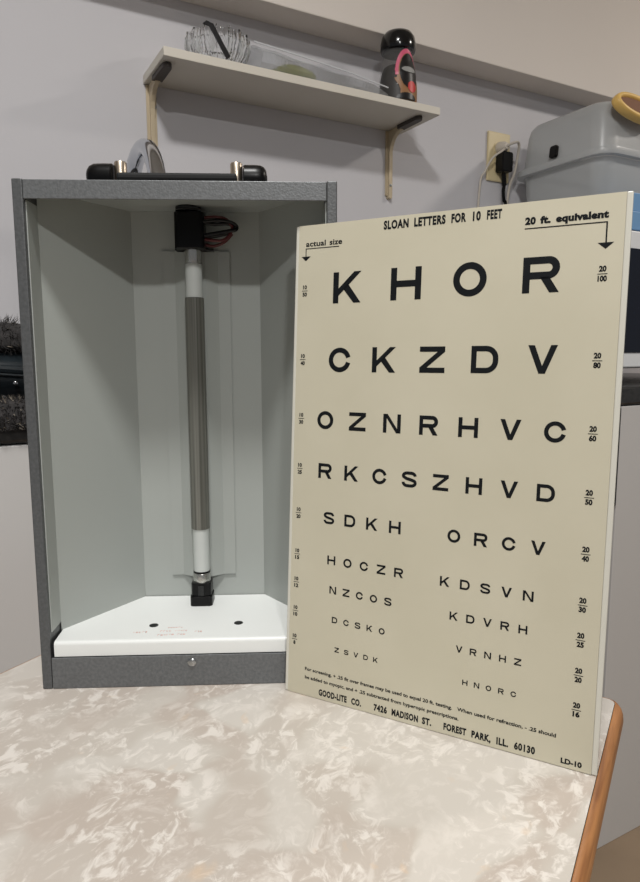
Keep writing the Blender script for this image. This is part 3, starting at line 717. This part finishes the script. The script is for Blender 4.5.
MB().tube(spline([(0.0, -0.026, -0.004), (-0.016, -0.034, -0.014), (-0.036, -0.024, -0.030), (-0.050, -0.012, -0.062), (-0.062, -0.008, -0.100), (-0.070, -0.008, -0.30)], 8), 0.0026, 8).build('cord', 'white_cord', t, smooth=True)
t = thing('cord_plug', WMat(OX + 0.004, 0, OZ - 0.0195), 'black plug and cord in the lower socket', 'plug')
MB().prism(rrect(-0.017, 0.017, -0.027, 0.020, 0.006), 0.0082, 0.034, axisM((0, 0, 0), (0, -1, 0)) @ Matrix.Rotation(PI, 4, 'Z')).build('plug_body', 'black_plastic', t, bevel=0.002)
MB().tube(spline([(0.0, -0.020, -0.022), (0.001, -0.022, -0.050), (-0.001, -0.022, -0.064), (0.004, -0.02, -0.085), (0.012, -0.02, -0.11), (0.02, -0.02, -0.28)], 8), [0.0058] * 9 + [0.0042] * 32, 8).build('cord', 'black_plastic', t, smooth=True)

# ------------------------------------------------------------------ microwave, blue boxes, plastic bin, yellow ring
t = thing('microwave_oven', WMat(1.06, 0.42, 0.198), 'white microwave oven with dark glass door on the counter', 'microwave')
MB().box(0, 0.52, 0.012, 0.385, 0.030, 0.302).build('case', 'appliance_white', t, bevel=0.006)
d_ = MB().box(0.001, 0.519, 0.0, 0.0118, 0.032, 0.300).build('door', 'appliance_white', t, bevel=0.003)
MB().box(0.012, 0.40, -0.0015, 0.0, 0.062, 0.266).build('door_glass', 'door_glass', d_)
MB().box(0.415, 0.505, -0.0015, 0.0, 0.045, 0.285).build('control_panel', 'black_gloss', d_)
for fx in (0.05, 0.47):
    for fy in (0.05, 0.33): MB().lathe([(0.018, 0), (0.016, 0.0301)], 14, Matrix.Translation((fx, fy, 0))).build('foot', 'black_plastic', t, smooth=True)
for i, lab in enumerate(('blue box lying on the white microwave, lower of the two', 'blue box on top of the lower blue box')):
    o = MB().box(0, 0.30, 0, 0.112, 0, 0.0355).build('blue_box', 'blue_box', bevel=0.0015)
    o.matrix_world = WMat(1.150 + 0.002 * i, 0.416 - 0.003 * i, 0.5005 + 0.0358 * i); tag(o, lab, 'box', 'blue boxes on the microwave')

BNM = WMat(1.216, 0.298, 0.5005)
t = thing('storage_bin', BNM, 'translucent grey plastic storage bin with domed lid right of the outlet', 'bin')
def shell(levels, m, name, par, th=0.003, capb=True, capt=False):
    """stack of rounded rectangles (x0,x1,y0,y1,r,z)"""
    mb = MB(); n = None
    for (x0, x1, y0, y1, r, z) in levels:
        rr = rrect(x0, x1, y0, y1, r, 8); n = len(rr); mb.v += [(x, y, z) for x, y in rr]
    k = len(levels)
    mb.f = [(i * n + j, i * n + (j + 1) % n, (i + 1) * n + (j + 1) % n, (i + 1) * n + j) for i in range(k - 1) for j in range(n)]
    if capb: mb.f.append(tuple(range(n - 1, -1, -1)))
    if capt: mb.f.append(tuple((k - 1) * n + j for j in range(n)))
    return mb.build(name, m, par, smooth=True, auto=0.8)
L1, D1 = 0.38, 0.282
def rl(i_, r_, z_): return (i_, L1 - i_, i_, D1 - i_, r_, z_)
shell([rl(0.036, 0.03, 0.0), rl(0.030, 0.034, 0.006), rl(0.016, 0.042, 0.186)], 'bin_plastic', 'tub', t)
shell([rl(0.014, 0.042, 0.1865), rl(0.001, 0.046, 0.187), rl(0.0, 0.046, 0.192), rl(0.002, 0.045, 0.202), rl(0.013, 0.042, 0.204)], 'bin_plastic', 'rim', t, capb=False)
lid = shell([rl(0.013, 0.042, 0.2045), rl(0.019, 0.042, 0.280), rl(0.022, 0.042, 0.294), rl(0.029, 0.040, 0.304), rl(0.040, 0.036, 0.309), rl(0.056, 0.03, 0.3105)], 'bin_plastic', 'lid', t, capb=False, capt=True)
MB().prism(rrect(-0.011, 0.011, -0.014, 0.014, 0.006), 0, 0.008, axisM((0.0130, 0.150, 0.222), (-1, 0, 0.12)) ).build('latch', 'black_plastic', lid, bevel=0.002)

# yellow oval ring leaning over the near corner of the lid
RM = WMat(1.3080, 0.2985, 0.7850) @ Matrix.Rotation(math.radians(4), 4, 'Y') @ Matrix.Rotation(math.radians(66), 4, 'X')
t = thing('yellow_ring', RM, 'thick yellow oval ring with dark brown inside on the lid of the bin', 'ring')
mb = MB(); n1, n2 = 56, 14; vs = []
for i in range(n1):
    a = 2 * PI * i / n1
    for k in range(n2):
        b_ = 2 * PI * k / n2
        q = 0.0068 * math.copysign(abs(math.cos(b_)) ** 0.8, math.cos(b_))
        vs.append(((0.068 + q) * math.cos(a), (0.026 + q) * math.sin(a), 0.0105 * math.copysign(abs(math.sin(b_)) ** 0.8, math.sin(b_))))
mb.add(vs, [(i * n2 + k, ((i + 1) % n1) * n2 + k, ((i + 1) % n1) * n2 + (k + 1) % n2, i * n2 + (k + 1) % n2) for i in range(n1) for k in range(n2)])
mb.build('rim', 'yellow', t, smooth=True)
MB().prism([(0.064 * math.cos(2 * PI * k / 40), 0.022 * math.sin(2 * PI * k / 40)) for k in range(40)], 0.002, 0.005).build('inner_face', 'yellow_dark', t)

# ------------------------------------------------------------------ kitchen tap behind the light box
t = thing('kitchen_tap', WMat(0.257, 0.088, 0.198), 'chrome gooseneck kitchen tap whose arch rises behind the light box', 'tap')
pts = [(0, 0, 0.03), (0, 0, 0.10), (0, 0, 0.20), (0, 0, 0.29)]
for k in range(1, 17):
    a = PI * k / 16; pts.append((0, -0.092 + 0.092 * math.cos(a), 0.292 + 0.096 * math.sin(a)))
pts += [(0, -0.1842, 0.26), (0, -0.1842, 0.21)]
MB().tube(pts, 0.0135, 20).build('spout', 'chrome', t, smooth=True)
MB().lathe([(0.027, 0), (0.027, 0.006), (0.021, 0.012), (0.020, 0.055), (0.0135, 0.062), (0.0125, 0.064)], 24).build('base', 'chrome', t, smooth=True)
MB().tube([(0.018, 0, 0.036), (0.05, -0.004, 0.046), (0.085, -0.010, 0.062)], [0.006, 0.0055, 0.0045], 10).build('lever', 'chrome', t, smooth=True)
MB().lathe([(0.0140, 0.190), (0.0150, 0.192), (0.0150, 0.214), (0.0140, 0.216)], 20, Matrix.Translation((0, -0.1842, 0))).build('nozzle', 'steel', t, smooth=True)

# ------------------------------------------------------------------ dark furry bundle at the left end of the counter
def blob(rx, ry, rz, cx, cy, cz, seed, amp=0.12, sub=4):
    bmx = bmesh.new(); bmesh.ops.create_icosphere(bmx, subdivisions=sub, radius=1)
    vs = []; ns = []
    for v in bmx.verts:
        k = 1 + amp * noise.noise(v.co * 2.2 + Vector((seed, 0, 0)))
        vs.append((cx + v.co.x * rx * k, cy + v.co.y * ry * k, max(0.0008, cz + v.co.z * rz * k))); ns.append(v.co.copy())
    fs = [tuple(v.index for v in f.verts) for f in bmx.faces]; bmx.free()
    return vs, fs, ns
def fur(par, vs, ns, cnt, ln, name, m, seed):
    rnd = random.Random(seed); mb = MB()
    for _ in range(cnt):
        i = rnd.randrange(len(vs)); p = Vector(vs[i]) + Vector((rnd.uniform(-.004, .004), rnd.uniform(-.004, .004), rnd.uniform(-.004, .004)))
        d = (Vector((ns[i].x, ns[i].y, ns[i].z)) + Vector((rnd.uniform(-.8, .8), rnd.uniform(-.8, .8), rnd.uniform(-.8, .8)))).normalized()
        w = d.orthogonal().normalized() * 0.0006; q = p + d * ln * rnd.uniform(.5, 1.2)
        if q.z < 0.0005: q.z = 0.0005
        mb.add([tuple(p - w), tuple(p + w), tuple(q)], [(0, 1, 2)])
    o = mb.build(name, m, par); o['kind'] = 'stuff'; return o
t = thing('fur_trimmed_bag', WMat(-0.035, 0.388, 0.198), 'black glossy bag with furry top beside the grey light box', 'bag')
vs, fs, ns = blob(0.17, 0.055, 0.038, 0, 0, 0.034, 4.0, 0.1)
MB().add(vs, fs).build('bag_body', 'bag_black', t, smooth=True)
vs, fs, ns = blob(0.165, 0.042, 0.022, 0, 0.004, 0.080, 9.0, 0.2)
fb = MB().add(vs, fs).build('fur_collar', 'fur_dark', t, smooth=True)
fur(fb, vs, ns, 5000, 0.011, 'fur', 'fur_dark', 3)
fur(fb, vs, ns, 500, 0.010, 'fur_highlights', 'fur_tip', 5)
MB().tube(spline([(-0.12, -0.058, 0.050), (-0.04, -0.064, 0.056), (0.04, -0.062, 0.048), (0.13, -0.050, 0.040)], 8), 0.005, 8).build('strap', 'bag_black', t, smooth=True)
for bx in (0.053, 0.066): MB().lathe([(0.003, 0), (0.0025, 0.002), (0.0008, 0.003)], 10, axisM((bx, -0.062, 0.030 if bx > .06 else 0.014), (0, -1, 0))).build('stud', 'chrome', t, smooth=True)
t = thing('fluffy_mat', WMat(-0.035, 0.478, 0.198), 'dark speckled fluffy mat hanging over the counter edge at the left', 'mat')
mb = MB(); nu, nv = 30, 12; vs = []; ns = []
prof = [(0.03, 0.004), (0.015, 0.010), (0.0, 0.013), (-0.015, 0.014), (-0.026, 0.010), (-0.031, 0.0), (-0.032, -0.010), (-0.031, -0.018)]
inner = [(-0.0255, -0.018), (-0.0250, 0.0), (-0.022, 0.0012), (0.03, 0.001)]
allp = prof + inner; nq = len(allp)
for i in range(nu):
    x = -0.20 + 0.31 * i / (nu - 1)
    for (y, z) in allp:
        nz = noise.noise(Vector((x * 40, y * 60, z * 60))) * 0.0016
        vs.append((x, y + (nz if z > 0.002 else 0), z + (nz if z > 0.0015 else 0))); ns.append(Vector((0, -1 if y < -0.026 else -0.2, 0.25 if y < -0.026 else 1)).normalized())
mb.add(vs, [(i * nq + k, i * nq + (k + 1) % nq, (i + 1) * nq + (k + 1) % nq, (i + 1) * nq + k) for i in range(nu - 1) for k in range(nq)] + [tuple(range(nq)), tuple((nu - 1) * nq + k for k in range(nq))])
mt = mb.build('mat_body', 'fur_dark', t, smooth=True)
rnd = random.Random(11); mb = MB(); mb2 = MB()
for q in range(4200):
    x = rnd.uniform(-0.20, 0.11); f = rnd.random() * (len(prof) - 1); i = int(f); f -= i
    y = prof[i][0] * (1 - f) + prof[i + 1][0] * f; z = prof[i][1] * (1 - f) + prof[i + 1][1] * f
    d = Vector((rnd.uniform(-.8, .8), -1 if i > 3 else -0.2, 1 if i < 4 else 0.1)) + Vector((0, rnd.uniform(-.5, .3), rnd.uniform(-.5, .5))); d.normalize()
    p = Vector((x, y, z)); w = d.orthogonal().normalized() * 0.0007; e = p + d * rnd.uniform(.004, .009)
    (mb2 if rnd.random() < 0.22 else mb).add([tuple(p - w), tuple(p + w), tuple(e)], [(0, 1, 2)])
o = mb.build('pile', 'fur_dark', mt); o['kind'] = 'stuff'
o = mb2.build('pile_tips', 'fur_tip', mt); o['kind'] = 'stuff'
